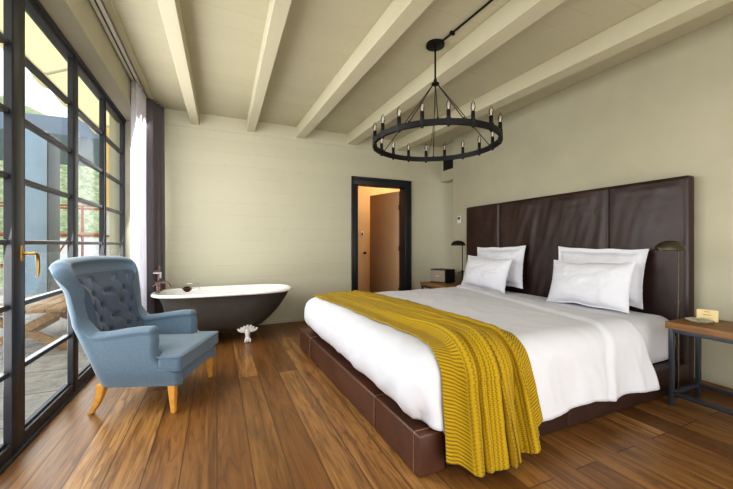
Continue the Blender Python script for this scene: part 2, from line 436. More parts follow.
# ------------------------------------------------------------------ glazed wall
ZT = [2.225, 1.862, 1.515, 1.162, .813, .457]
def bay(name, y0, y1, door=False):
    """one bay between two posts; inner face x=-1.0, glass x=-1.045"""
    g = struct(empty(name, (-1.0, y0, 0)))
    w = y1-y0
    m = MB()
    m.box((-.055, 0, 0), (0, .022, 2.60), .004, 1); m.box((-.036, w-.005, 0), (0, w, 2.60), .002, 1)
    m.box((-.055, .022, 2.56), (0, w-.005, 2.60), .004, 1); m.box((-.055, .022, 0), (0, w-.005, .085), .004, 1)
    for z in ZT:
        m.box((-.050, .02, z-.014), (-.010, w-.012, z+.014), .003, 1)
    m.box((-.05, .02, .085), (-.02, w-.012, .10), .003, 1)
    # glazing bead up each side
    m.box((-.05, .022, .085), (-.025, .032, 2.56), .002, 1)
    build('window_frame', m, M['frame'], g, angle=30)
    m = MB(); zs = [.10]+sorted(ZT)+[2.55]
    for a, b in zip(zs, zs[1:]): m.box((-.036, .02, a+.010), (-.032, w-.012, b-.010))
    build('pane', m, M['glass'], g, smooth=False)
    if door:
        h = MB(); h.box((0, .005, -.045), (.006, .033, .045), .003)
        h.tube([(.003, .019, 0), (.045, .019, 0), (.052, .022, 0), (.055, .036, -.001), (.056, .052, -.012), (.056, .060, -.04), (.056, .060, -.10), (.056, .052, -.135)], [.009, .008, .009, .009, .009, .009, .008, .006], 10)
        hh = build('door_handle', h, M['brass'], g, label='aged brass lever handle'); hh.location = (.002, -.045, 1.10)
    return g
posts = [(-1.50, -1.40), (.23, .33), (.96, 1.06), (1.68, 1.78), (2.42, 2.53), (3.262, 3.338), (4.03, 4.075), (4.765, 4.83)]
for i, (a, b) in enumerate(zip(posts, posts[1:])):
    bay('window_%d' % (i+1) if i != 4 else 'door_3', a[1], b[0], i == 4)
for i, (a, b) in enumerate(posts):
    d = .004 if b-a > .06 else -.004
    struct(boxobj('trim_%d' % (10+i), (-1.040, a, 0), (-1.0+d, b, 2.60), M['frame'], bev=.006, angle=30))
struct(boxobj('trim_20', (-1.09, -1.5, 2.595), (-.985, 4.83, 2.66), M['frame'], bev=.006, angle=30))
struct(boxobj('trim_21', (-1.10, -1.5, -.05), (-.985, 4.83, .022), M['frame'], bev=.006, angle=30))

# curtain rail and curtains
rail = thing('curtain_rail', 'white ceiling curtain track running along the glazed wall', 'curtain rail', (-.79, 0, ZC))
m = MB(); m.box((-.035, -1.5, -.022), (.035, 4.95, 0), .004); build('track', m, M['plastic'], rail)
m = MB(); m.box((-.006, -1.5, -.0235), (.006, 4.95, -.021)); build('slot', m, M['gun'], rail, smooth=False)
def curtain(name, y0, y1, x, x1, amp, waves, z0, z1, mat, seed, fl=0):
    m = MB()
    def f(u, v):
        y = lerp(y0, y1, u); z = lerp(z1, z0, v)
        sw = .75+.25*v
        a = amp*sw*math.sin(2*PI*waves*u+.5*math.sin(5*u+seed)) + amp*.35*math.sin(2*PI*waves*2.3*u+seed+v)
        yy = y+.02*nz(u*6, v*2, seed)*v + fl*v*(u-.5)
        return Vector((lerp(x, x1, u)+a, yy, z))
    m.grid(f, int(waves*16), 26)
    return build(name, m, mat, smooth=True, solid=.003, angle=80)
c = curtain('sheer_curtain', 4.22, 4.68, -.795, -.775, .032, 7, .015, ZC-.03, M['sheer'], 1)
tag(c, 'sheer white voile curtain gathered at the end of the window wall', 'curtain')
c = curtain('drape', 4.68, 4.97, -.74, -.62, .04, 4, .015, ZC-.03, M['drape'], 4)
tag(c, 'dark charcoal floor length drape gathered in the corner beside the bathtub', 'curtain')

# ------------------------------------------------------------------ chandelier
CX, CY, RZ, RR = 1.742, 2.455, 2.03, .535
ch = thing('chandelier', 'large round black iron ring chandelier with candle bulbs hanging from the ceiling', 'chandelier', (CX, CY, ZC))
m = MB(); m.lathe([(0, 0), (.078, 0), (.08, -.008), (.078, -.022), (.02, -.03), (0, -.03)], n=32); build('ceiling_canopy', m, M['black'], ch)
m = MB(); m.tube([(0, 0, -.02), (0, 0, -.345)], .0085, 10); m.lathe([(.0, -.31), (.014, -.31), (.014, -.335), (0, -.335)], n=14); build('stem', m, M['black'], ch)
m = MB(); m.lathe([(0, -.325), (.014, -.327), (.018, -.34), (.034, -.345), (.034, -.355), (.012, -.36), (.01, -.372), (0, -.374)], n=20); build('hub', m, M['black'], ch)
rz = RZ-ZC
m = MB(); n = 96; P = [(RR-.013, -.022), (RR+.013, -.022), (RR+.013, .020), (RR-.013, .020)]
R = [[m.bm.verts.new((r*math.cos(2*PI*k/n), r*math.sin(2*PI*k/n), rz+z)) for r, z in P] for k in range(n)]
m.skin(R, closed=True); build('ring', m, M['black'], ch, angle=30)
view = math.atan2(-CY, -CX)
for a in (-21, 2, 22, 115, 182, 245):
    t = view+math.radians(a); m = MB()
    m.tube([(.026*math.cos(t), .026*math.sin(t), -.352), (RR*math.cos(t), RR*math.sin(t), rz+.02)], .0036, 6)
    m.tube([((RR)*math.cos(t), (RR)*math.sin(t), rz+.018), (RR*math.cos(t), RR*math.sin(t), rz+.032)], .008, 8)
    build('rod', m, M['black'], ch)
m = MB(); m.tube([(0, 0, -.37), (.002, .004, rz+.3), (.10, .20, rz+.10), (.24, .478, rz+.0)], .002, 6)
build('cable', m, M['blackmatte'], ch)
proto = None
for k in range(18):
    t = view+math.radians(10+20*k); pos = (RR*math.cos(t), RR*math.sin(t), rz)
    if proto is None:
        m = MB(); m.lathe([(0, -.036), (.006, -.036), (.012, -.028), (.012, -.022), (.019, .02), (.0195, .026), (.0145, .030), (.0145, .082), (.013, .084), (0, .084)], n=14)
        h = build('candle_socket', m, M['black'], ch)
        m = MB(); m.lathe([(.0001, .084), (.009, .085), (.015, .100), (.0175, .114), (.015, .132), (.009, .149), (.003, .160), (.0002, .164)], n=14)
        bl = build('bulb', m, M['bulbglass'], h, label='clear candle shaped bulb')
        m = MB(); m.tube([(-.003, 0, .086), (-.004, 0, .115), (0, 0, .135), (.004, 0, .115), (.003, 0, .086)], .0011, 5)
        build('filament', m, M['filament'], h)
        proto = h
    else: h = copy_tree(proto, ch)
    h.location = pos
cd = thing('electrical_conduit', 'thin black conduit running across the ceiling boards to the chandelier', 'conduit', (CX, CY, ZC))
m = MB(); m.tube([(.02, -.07, -.012), (.045, -.6, -.012), (.16, -3.0, -.012)], .008, 8); build('pipe', m, M['black'], cd)
for y in (-.2, -.95): boxobj('clip', (.015-.02*y/1-.012, y-.012, -.026), (.028-.02*y/1+.014, y+.012, 0), M['black'], cd, .003)

# ------------------------------------------------------------------ bed
BY0, BY1 = 1.42, 3.74
bed = thing('bed', 'king size bed with worn brown leather base and tall dark headboard', 'bed', (0, 0, 0))
m = MB()
ys = [BY0-.015, 1.89, 3.34, BY1+.02]
for a, b in zip(ys, ys[1:]): m.box((.90, a+.001, .004), (1.06, b-.001, .213), .012, 3)
for v in m.bm.verts: v.co.x += -.055*(v.co.y-BY0)/(BY1-BY0) + .003*nz(v.co.x*9, v.co.y*6, v.co.z*9)
fb_ = build('foot_board', m, M['leather_foot'], bed, angle=50)
for y in (1.89, 3.34, BY0+.03):
    x0 = .90-.055*(y-BY0)/(BY1-BY0); m = MB(); m.tube([(x0-.0015, y, .012), (x0-.0015, y, .203), (x0+.01, y, .2145), (x0+.15, y, .2145)], .0022, 6)
    build('seam', m, M['stitch'], fb_, label='pale stitched seam')
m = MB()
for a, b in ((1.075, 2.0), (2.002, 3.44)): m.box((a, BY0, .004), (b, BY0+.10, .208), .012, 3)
build('side_rail', m, M['leather'], bed, angle=50)  # darker headboard leather, standing in for the shade on the rails
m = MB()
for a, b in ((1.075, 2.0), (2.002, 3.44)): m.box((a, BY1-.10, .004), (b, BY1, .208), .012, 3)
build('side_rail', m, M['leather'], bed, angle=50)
def softbox(m, a, b, r, nx, ny, nzz, fn=None, p=5):
    """rounded box by superellipsoid-ish projection of a subdivided cube"""
    a, b = Vector(a), Vector(b); c = (a+b)/2; h = (b-a)/2
    faces = []
    def put(i, sgn, n1, n2):
        j, k = (i+1) % 3, (i+2) % 3; V = []
        for u in range(n1+1):
            row = []
            for w in range(n2+1):
                q = [0, 0, 0]; q[i] = sgn*h[i]; q[j] = (2*u/n1-1)*h[j]; q[k] = (2*w/n2-1)*h[k]
                q = Vector(q); core = Vector([max(-(h[t]-r), min(h[t]-r, q[t])) for t in range(3)])
                d = q-core
                if d.length > 1e-9: q = core+d.normalized()*r
                q = q+c
                if fn: q = fn(q)
                row.append(m.bm.verts.new(q))
            V.append(row)
        for u in range(n1):
            for w in range(n2): m.bm.faces.new((V[u][w], V[u+1][w], V[u+1][w+1], V[u][w+1]))
    N = (nx, ny, nzz)
    for i in range(3):
        for s_ in (-1, 1): put(i, s_, N[(i+1) % 3], N[(i+2) % 3])
    bmesh.ops.remove_doubles(m.bm, verts=m.bm.verts, dist=1e-5)
# mattress
m = MB()
def mfn(q):
    w = .006*nz(q.x*5, q.y*5, q.z*9)
    bulge = .012*math.cos((q.z-.37)/.2*PI/2) if abs(q.z-.37) < .2 else 0
    return q+Vector((0, -bulge if q.y < 2 else bulge, w))
softbox(m, (1.07, 1.485, .19), (3.44, 3.68, .565), .11, 60, 50, 14, mfn)
build('mattress', m, M['linen'], bed, angle=80, label='white sheeted mattress')
# headboard
HX = 3.445
hb = MB(); hb.box((HX+.02, 1.435, .0), (HX+.115, 4.07, 1.71), .016, 3)
hbo = build('headboard', hb, M['leather'], bed, label='tall dark brown leather headboard with a soft creased surface')
hy = [1.436, 2.04, 3.42, 4.069]
for pi_, (a, b) in enumerate(zip(hy, hy[1:])):
    m = MB()
    def f(u, v, a=a, b=b):
        y = lerp(a, b, u); z = lerp(.012, 1.703, v)
        e = min(u*(b-a), (1-u)*(b-a)); e2 = min(v*1.69, (1-v)*1.69)
        r = .016; dx = 0
        for ee in (e, e2):
            if ee < r: dx += r-math.sqrt(max(0, r*r-(r-ee)**2))
        # vertical sagging creases + small puckers
        midp = math.exp(-((y-2.75)/.75)**2)
        cr = (.003+.008*midp)*nz(y*6+1.5*z+1.2*nz(y*2, z*2), z*1.4, 3)+(.0015+.0035*midp)*nz(y*15+z*4, z*3.2, 9)+.006*nz(y*2.6, z*2.3, 31)+.004*nz(y*5, z*22, 7)*max(0, 1-e2*3)
        dm = smooth(min(e, e2)/.08)
        return Vector((HX+dx*.75+cr*dm*1.0-.006*dm, y, z))
    m.grid(f, int((b-a)*70), 110)
    build('panel', m, M['leather'], hbo, angle=80)

# ------- bedding surface: unfolded plan (a,b) -> draped point
FX, NY, FY, TZ = .862, 1.405, 3.735, .585
RF, RN = .17, .15
def dz_top(x, y): 
    return .010*math.sin((x-1)*2.1)*math.sin((y-1.4)*1.4) + .012*smooth((x-2.5)/.6)
def drape(a, b):
    """a: metres along the bed from the foot, b: across it; beyond the core the cloth turns over and hangs"""
    cx = FX+RF; ey = 0; sy = 0
    ex = max(0, cx-a)
    if b < NY+RN: ey = NY+RN-b; sy = -1
    elif b > FY-RN: ey = b-(FY-RN); sy = 1
    L = math.hypot(ex, ey)
    x, y = max(a, cx), min(max(b, NY+RN), FY-RN)
    if L < 1e-9: return Vector((x, y, TZ+dz_top(x, y)))
    wx = ex/L; r = lerp(RN, RF, wx*wx)
    if L < r*PI/2: h = r*math.sin(L/r); v = r*(1-math.cos(L/r))
    else:
        k = L-r*PI/2; v = r+k
        tuck = -.42*k*smooth(k/.2)                       # foot end is tucked in
        fl = .16*k                                        # sides flare out
        h = r+lerp(fl, tuck, smooth(wx*1.3))
    return Vector((x-h*wx, y+sy*h*(ey/L), TZ-v+dz_top(x, y)*max(0, 1-v/.2)))
def dnormal(a, b, f=drape):
    e = .004; p = f(a, b); n = (f(a+e, b)-f(a-e, b)).cross(f(a, b+e)-f(a, b-e))
    return n.normalized() if n.length > 1e-12 else Vector((0, 0, 1))
def wrinkle(a, b, p):
    hang = smooth((.5-p.z)/.3)
    side = 1 if b < NY+RN else 0
    w = .006*nz(a*2.6+b*1.2, b*2.4, 1)+.0035*nz(a*6+b*4, b*7-a*2, 5)
    w += hang*side*(.014*math.sin(a*9+1.5*math.sin(a*3))+.010*nz(a*8, b*2, 8)+.006*nz(a*17, b*2.5, 2))
    w += (1-side)*hang*.006*nz(b*8, a*9, 3)
    def ridge(x, y, z, k): return (1-min(1, abs(nz(x, y, z))*k))**2
    w += .0045*ridge(a*2.2+b*.8, b*1.5-a*1.1, 21, 4.5) + .003*ridge(a*3.8-b*1.8, b*2.6+a*.8, 33, 4.5)
    w += side*hang*.006*ridge(a*4.5, b*1.2+a*1.4, 41, 4)
    w += (1-side)*smooth((1.15-a)/.2)*.005*ridge(b*3.1, a*3.5, 47, 4)
    # folded-over top cuff
    line = ilin(b, [(.9, 2.28), (1.25, 2.36), (1.5, 2.43), (1.62, 2.48), (2.46, 2.69), (3.6, 2.93)])
    t = a-line
    w += .013*smooth(t/.05+.5) + .006*math.exp(-((t-.03)/.03)**2) - .006*math.exp(-((t+.02)/.02)**2)
    w += .006*nz(a*5-b*9, b*1.2, 12)*smooth(t/.1)
    return w
def duvet_pt(a, b, extra=0):
    p = drape(a, b); return p+dnormal(a, b)*(wrinkle(a, b, p)+extra)
dv = MB()
NU, NV = 150, 150
SU, SV = 22, 26            # rows in the foot and side turn-downs
Ln = lambda x: .52+.014*math.sin(x*5)-.05*smooth((1.35-x)/.3)+.02*smooth((x-2.15)/.2)*smooth((2.5-x)/.2)
Lf, Lfar = .41, .48
def dgrid(i, j):
    cx = FX+RF
    fi = max(0, (SU-i)/SU); b0, b1 = NY+RN, FY-RN
    if j < SV: fj, sy = (SV-j)/SV, -1
    elif j > NV-SV: fj, sy = (j-(NV-SV))/SV, 1
    else: fj, sy = 0, 0
    b = b0 if sy < 0 else b1 if sy > 0 else lerp(b0, b1, (j-SV)/(NV-2*SV))
    xe = lerp(2.735, 3.02, smooth((b-1.5)/2))
    if sy < 0: xe += .09*fj
    a = cx if fi > 0 else lerp(cx, xe, (i-SU)/(NU-SU))
    if fi == 0 and fj == 0: return a, b
    m_ = max(fi, fj)
    if fi == 0: th = PI/2
    elif fj == 0: th = 0
    else: th = PI/4*(fj/fi) if fi >= fj else PI/2-PI/4*(fi/fj)
    ls = (Ln(a) if sy <= 0 else Lfar); w = math.sin(th)**2
    if fi > 0 and sy < 0: ls = .44
    L = lerp(Lf, ls, w)*m_
    if fi > 0: L = lerp(Lf, .44 if sy < 0 else Lfar, w)*m_
    return a-L*math.cos(th)*(fi > 0), b+sy*L*math.sin(th)
DV = [[None]*(NV+1) for _ in range(NU+1)]
for i in range(NU+1):
    for j in range(NV+1):
        a, b = dgrid(i, j); DV[i][j] = dv.bm.verts.new(duvet_pt(a, b))
for i in range(NU):
    for j in range(NV): dv.bm.faces.new((DV[i][j], DV[i+1][j], DV[i+1][j+1], DV[i][j+1]))
o = build('duvet', dv, M['linen'], angle=80); 
md = o.modifiers.new('Solidify', 'SOLIDIFY'); md.thickness = .012; md.offset = -1
tag(o, 'white cotton duvet with a folded top edge spread over the bed', 'duvet')

# ------- throw
tb = MB(); b_far, NTU, NTV = 3.79, 110, 240
Ledge = [(.925, 1.0), (1.2, 1.015), (1.42, 1.035), (1.73, 1.085), (2.6, 1.03), (3.6, .975), (3.8, .97)]
Redge = [(.925, 1.68), (1.2, 1.65), (1.42, 1.63), (1.6, 1.65), (1.83, 1.675), (2.58, 1.67), (3.7, 1.58)]
def hem(s): return ilin(s, [(0, .985), (.12, .955), (.25, .905), (.4, .905), (.55, .915), (.72, .925), (.80, .94), (.85, .975), (1, 1.05)])
def PH(s, b): return 2*PI*(6.6*s+.42*math.sin(s*9.5+.8)+.25*math.sin(s*23)) + 1.2*math.sin(b*1.5+1) + 1.3*nz(s*3, b*1.6, 4)
def fold(s, b):
    near = smooth((2.9-b)/1.6)
    mid = smooth((s-.14)/.1)*smooth((.92-s)/.08)
    ph = PH(s, b)
    wv = abs(math.sin(ph/2))**.8
    amp = lerp(.014, .066, near)*mid*(.85+.35*math.sin(s*17+2*b)*math.sin(s*7+1))
    hang = smooth((1.45-b)/.35)
    amp *= 1+.45*hang
    wv2 = (.5+.5*math.sin(2*PI*13*s+3*math.sin(b*1.1)+2))
    return amp*wv + lerp(.002, .007, near)*wv2*mid + .004*nz(s*4, b*3, 6) + hang*.010*(1-mid)*(.5+.5*math.sin(s*40))
def tfn(u, v):
    bend = hem(u); b = lerp(bend, b_far, v)
    pin = .045*math.sin(PH(u, b)+1.6)*smooth((2.6-b)/1.4)*smooth((u-.14)/.1)*smooth((.92-u)/.08)*.35
    a = lerp(interp(b, Ledge), interp(b, Redge), u)+pin
    k = max(0., b-2.0)*.0
    p = drape(a, b); nn = dnormal(a, b)
    q = p+nn*(wrinkle(a, b, p)+.012+fold(u, b))
    if q.z < .012: q.z = .012
    return q
tb.grid(tfn, NTU, NTV, uvf=lambda u, v: (u*.70, (v*2.85)))
o = build('throw_blanket', tb, M['knit'], angle=80)
md = o.modifiers.new('Solidify', 'SOLIDIFY'); md.thickness = .009; md.offset = 1
tag(o, 'mustard yellow ribbed knit throw laid across the foot of the bed', 'blanket')

# ------- pillows
def pillow(name, w, h, t, flange, loc, lean, yaw, roll, seed, label):
    m = MB(); N = 44
    def side(sg):
        def f(u, v):
            X, Y = 2*u-1, 2*v-1
            ox = w/2*X*(1-.055*(1-Y*Y)); oy = h/2*Y*(1-.07*(1-X*X))
            fx = 1-flange/(w/2); fy = 1-flange/(h/2)
            a = min(1, abs(X)/fx); b = min(1, abs(Y)/fy)
            k = (max(0, 1-a**2.6))**.55*(max(0, 1-b**2.6))**.5
            wr = .012*nz(X*2.3, Y*2.3, seed)*k + .008*nz(X*5, Y*4, seed+4)*k - .006*(1-min(1, abs(nz(X*2.4+Y, Y*2.4-X, seed+8))*5))**2*k
            ed = (1-k)*.006*nz(X*9, Y*9, seed+2)
            # sags: more volume low down
            vol = 1+.16*(-Y)
            return Vector((ox, sg*(t/2*k*vol+.004+wr)+ed, oy+.012*nz(X*2, seed)*Y))
        return f
    m.grid(side(-1), N, N); m.grid(side(1), N, N)
    bmesh.ops.remove_doubles(m.bm, verts=m.bm.verts, dist=.0002)
    # stitch rims
    be = [e for e in m.bm.edges if e.is_boundary]
    if be:
        try: bmesh.ops.bridge_loops(m.bm, edges=be)
        except Exception: pass
    o = build(name, m, M['pillow'], angle=80)
    # local: x = width, y = thickness, z = height.  Face the foot of the bed (-X).
    R = Matrix.Rotation(yaw, 4, 'Z') @ Matrix.Rotation(lean, 4, 'X') @ Matrix.Rotation(roll, 4, 'Y')
    o.matrix_world = Matrix.Translation(loc) @ R
    return tag(o, label, 'pillow', None)
Y90 = -PI/2   # width axis along -Y, front (-y) facing -X
pillow('pillow', .84, .52, .17, .045, (3.345, 2.09, .865), -.13, Y90, .02, 1, 'large white flanged back pillow on the headboard, right one of the two, nearest the card')
pillow('pillow', .76, .44, .19, .012, (3.17, 2.06, .785), -.27, Y90, -.02, 12, 'plump white front pillow, right one of the two, on the side of the tent card')
pillow('pillow', .82, .52, .17, .045, (3.345, 3.33, .87), -.13, Y90, -.03, 23, 'large white flanged pillow leaning on the headboard on the far side, behind another pillow')
pillow('pillow', .78, .43, .19, .012, (3.15, 3.36, .785), -.27, Y90, .03, 34, 'plump white pillow at the front on the far side of the bed, nearest the radio')

# ------------------------------------------------------------------ nightstands
def nightstand(loc, L, ztop, label):
    """x: 0..0.42 depth, y: -L..0 length"""
    t = thing('nightstand', label, 'nightstand', loc)
    D = .42; m = MB(); m.box((0, -L, ztop-.048), (D, 0, ztop), .004, 2); build('table_top', m, M['tablewood'], t, angle=30, label='thick plank top of warm brown wood')
    a = .028
    for x in (.012, D-.04):
        for y in (-.014-a, -L+.014):
            boxobj('leg', (x, y, 0), (x+a, y+a, ztop-.048), M['gun'], t, .002, angle=30)
    for z0 in (.075, ztop-.048-a):
        m = MB(); y0, y1 = -L+.014, -.014
        for x in (.012, D-.04): m.box((x+.001, y0+a, z0), (x+a-.001, y1-a, z0+a-.001), .002)
        for y in (y0, y1-a): m.box((.012+a, y+.001, z0), (D-.04, y+a-.001, z0+a-.001), .002)
        build('frame_rails', m, M['gun'], t, angle=30)
    return t
nightstand((2.945, 1.355, 0), .95, .60, 'wood topped nightstand with dark steel legs at the right edge, nearest the camera')
nightstand((2.90, 4.49, 0), .60, .565, 'wood topped nightstand holding the radio on the far side of the bed')

def reading_lamp(loc, rz, H, label, mat):
    t = thing('floor_lamp', label, 'lamp', loc, rz)
    m = MB(); m.box((-.10, -.055, 0), (.10, .055, .018), .004); build('base', m, mat, t)
    m = MB(); m.tube([(0, 0, .015), (0, 0, H*.62)], .0095, 10); m.lathe([(.0, H*.62-.012), (.013, H*.62-.012), (.013, H*.62+.012), (0, H*.62+.012)], n=14)
    m.tube([(0, 0, H*.62), (0, 0, H-.035), (-.004, 0, H-.014), (-.018, 0, H-.004), (-.035, 0, H)], .006, 10); build('pole', m, mat, t)
    # half-dome shade
    m = MB()
    def f(u, v):
        th = PI*u; ph = lerp(-1, 1, v)
        r = .062*math.sqrt(max(0, 1-(abs(ph)**2.2)))+.003
        return Vector((-.062+ph*.105, -r*math.cos(th), H-.030+r*1.12*math.sin(th)))
    m.grid(f, 20, 28)
    build('lamp_shade', m, mat, t, solid=.003, angle=80)
    m = MB(); m.sphere((-.07, 0, H-.002), .018, (1.2, .9, .8)); build('bulb', m, M['plastic'], t)
    return t, m
lp, _ = reading_lamp((3.225, 1.400, 0), -.40, 1.135, 'slim dark bronze reading lamp with arched shade behind the nightstand with the card', M['dkbronze'])
lp2, _ = reading_lamp((3.345, 4.03, 0), -.40, 1.165, 'slim dark reading lamp beside the radio on the far side of the bed', M['black'])
for p, col in ((lp, 'dkbronze'), (lp2, 'black')):
    m = MB(); z = .70 if p is lp else .75
    m.sphere((0, 0, z), .022 if p is lp2 else .014, (1, 1, .8)); m.tube([(0, 0, z), (-.07, .02, z-.02)], .005, 8)
    if p is lp2: build('swivel_knob', m, M[col], p)
    else: m.bm.free()

# radio
rd = thing('radio', 'retro tabletop radio with beige grille front on the far nightstand', 'radio', (3.095, 4.30, .565), math.radians(-75))
m = MB(); m.box((-.147, 0, .0), (.147, .24, .205), .012, 3); build('case', m, M['blackmatte'], rd, angle=40)
t = NT('radio_grille'); w = t.add('ShaderNodeTexWave', wave_type='BANDS', bands_direction='Z'); w.inputs['Scale'].default_value = 60; w.inputs['Distortion'].default_value = .5
t.link(t.coord(), w.inputs['Vector']); M['grille'] = t.set(t.ramp(w.outputs['Fac'], [(.2, srgb(120, 110, 95)), (.8, srgb(172, 162, 145))]), .8, 0, t.bump(w.outputs['Fac'], .5, .002))
boxobj('speaker_grille', (-.137, -.005, .014), (.137, .004, .190), M['grille'], rd, .003)
m = MB(); m.tube([(-.035, -.008, .098), (-.028, -.008, .112), (-.018, -.008, .100), (-.008, -.008, .108), (.0, -.008, .100), (.012, -.008, .106), (.024, -.008, .100), (.036, -.008, .106)], .0028, 6); build('script_emblem', m, M['plastic'], rd)
for x in (-.08, -.05, -.02, .06, .09):
    m = MB(); m.lathe([(0, .203), (.010, .203), (.010, .214), (.008, .217), (0, .217)], (x, .06, 0), 12); build('control_knob', m, M['bronze'], rd)

# tent card and dish on the near nightstand
tc = thing('tent_card', 'small cream folded card standing on the near nightstand', 'card', (3.235, 1.235, .600), math.radians(-72))
m = MB()
for sg in (-1, 1):
    vs = m.box((-.055, -.0008, 0), (.055, .0008, .082), 0, 1, Matrix.Translation((0, sg*.0245, 0)) @ Matrix.Rotation(sg*.295, 4, 'X'))
build('folded_sheet', m, M['card'], tc, smooth=False)
m = MB(); R_ = Matrix.Translation((0, -.026, 0)) @ Matrix.Rotation(-.295, 4, 'X')
for nm, z, w, h in (('printed_heading', .068, .030, .004), ('printed_title', .046, .046, .0045), ('printed_line', .020, .07, .0022)):
    m = MB()
    for k in range(int(w/.006)):
        x = -w/2+k*.006; m.box((x, -.0012, z-h/2), (x+.0046, -.0006, z+h/2), 0, 1, R_)
    build(nm, m, M['ink'], tc, smooth=False)
ds = MB(); ds.lathe([(0, .003), (.055, .003), (.066, .012), (.075, .019), (.077, .018), (.068, .009), (.056, 0), (0, 0)], n=28)
for k in range(14):
    a = 2*PI*k/14; ds.tube([(.02*math.cos(a), .02*math.sin(a), .006), (.07*math.cos(a), .07*math.sin(a), .018)], .003, 6)
o = build('dish', ds, simple('pressed_glass', srgb(176, 172, 150), .12, 0, .15, 60, .1)); o.location = (3.12, 1.235, .600); tag(o, 'shallow ribbed glass dish beside the card on the near nightstand', 'dish')

# ------------------------------------------------------------------ armchair
AC = thing('armchair', 'blue upholstered wing armchair with tufted back and honey wood legs by the window', 'armchair', (-.445, 3.045, 0), math.radians(-20.5))
# shell cross-section: U path, local +x forward, +y sitter's left
def xfront(z): return ilin(z, [(.19, .325), (.27, .322), (.30, .265), (.33, .205), (.37, .175), (.43, .165), (.50, .168), (.56, .155), (.6, .135)])
def back_x(z): return ilin(z, [(.19, -.255), (.35, -.30), (.6, -.395), (.85, -.465), (1.06, -.52)])
def wing_x(z): return ilin(z, [(.19, -.10), (.50, -.25), (.60, -.305), (.75, -.31), (.86, -.315), (.96, -.335), (1.06, -.385)])
def half_w(z): return interp(z, [(.19, .330), (.30, .338), (.60, .338), (.80, .362), (.95, .435), (1.06, .485)])
S1 = .28
def plan(s, z):
    hw = half_w(z); xb = back_x(z); xw = wing_x(z); xf = xfront(min(z, .6)); sg = -1 if s <= .5 else 1; q = min(s, 1-s)
    if q <= S1: return Vector((lerp(xf, xw, q/S1), sg*hw))
    a = (q-S1)/(.5-S1)*PI/2
    return Vector((xw-(xw-xb)*math.sin(a)**.95, sg*hw*math.cos(a)**.72 if math.cos(a) > 1e-6 else 0))
def shell(s, z):
    """s in 0..1 around the U; returns plan point and inward normal"""
    e = .012; p = plan(s, z); a = plan(max(0, s-e), z); b = plan(min(1, s+e), z)
    t = (b-a); n_ = Vector((t.y, -t.x)).normalized()
    if s < S1-.03: n_ = Vector((0, 1))
    if s > 1-S1+.03: n_ = Vector((0, -1))
    return p, n_
def top_z(s):
    q = min(s, 1-s)
    return ilin(q, [(0, .590), (.05, .588), (.12, .574), (.20, .556), (.252, .553), (.264, .585), (.274, .68), (.283, .79), (.292, .87), (.310, .94), (.335, .99), (.37, 1.028), (.42, 1.05), (.5, 1.062)])
m = MB(); NS, NZo, NR, NZi = 170, 24, 11, 18
rows = []
for i in range(NS+1):
    s = i/NS; zt = top_z(s); q = min(s, 1-s); row = []
    th = lerp(.088, .092, smooth((q-.15)/.1))            # wall thickness
    rr = th/2; zb = .19
    for k in range(NZo+1):
        z = lerp(zb, zt-rr, k/NZo); p, n_ = shell(s, z)
        bul = .010*math.sin(PI*k/NZo)
        p = p - n_*bul
        row.append(Vector((p.x, p.y, z)))
    # rolled rim
    zc = zt-rr; p0, n0 = shell(s, zc)
    roll = lerp(.013, .012, smooth((q-.18)/.06))
    for k in range(1, NR):
        a = PI*k/NR
        off = rr-(rr+roll)*math.cos(a)
        row.append(Vector((p0.x+n0.x*off, p0.y+n0.y*off, zc+(rr)*math.sin(a)*1.05)))
    zlow = .30
    for k in range(NZi+1):
        z = lerp(zc, zlow, k/NZi); p, n_ = shell(s, z)
        row.append(Vector((p.x+n_.x*th, p.y+n_.y*th, z)))
    rows.append([m.bm.verts.new(v) for v in row])
m.skin(rows, cap=False, wrap=False)
# soft rounded arm fronts
for row, sg in ((rows[0], -1), (rows[-1], 1)):
    co_ = [v.co.copy() for v in row]; n = len(co_)
    # the inner and the outer profile share the front; bulge strip between them
    outer = row[:NZo+1+(NR-1)//2+1]; inner = row[::-1][:len(row)-len(outer)]
    cyc = sum((v.co.y for v in row), 0)/n
    mid = []
    L1 = len(outer)
    def at(lst, z):
        for a_, b_ in zip(lst, lst[1:]):
            if (a_.co.z-z)*(b_.co.z-z) <= 0 and a_.co.z != b_.co.z: return a_.co.lerp(b_.co, (z-a_.co.z)/(b_.co.z-a_.co.z))
        return lst[0].co.copy() if abs(lst[0].co.z-z) < abs(lst[-1].co.z-z) else lst[-1].co.copy()
    strips = []
    NK = 6
    for v in outer:
        z = v.co.z; q_ = at(inner, z) if z > .30 else Vector((v.co.x, v.co.y-sg*.085, z)); r_ = []
        for k in range(NK+1):
            t_ = k/NK; pt = v.co.lerp(q_, t_); wd = abs(v.co.y-q_.y)
            pt.x += math.sin(PI*t_)*wd*.30; pt.z = lerp(z, q_.z, t_)
            r_.append(m.bm.verts.new(pt))
        strips.append(r_)
    m.skin(strips, cap=False, wrap=False)
bmesh.ops.remove_doubles(m.bm, verts=m.bm.verts, dist=.0006)
build('upholstered_shell', m, M['blue'], AC, angle=80)
# seat frame (front rail)
m = MB(); m.box((-.10, -.322, .19), (.335, .322, .29), .018, 3); build('seat_frame', m, M['blue'], AC, angle=60)
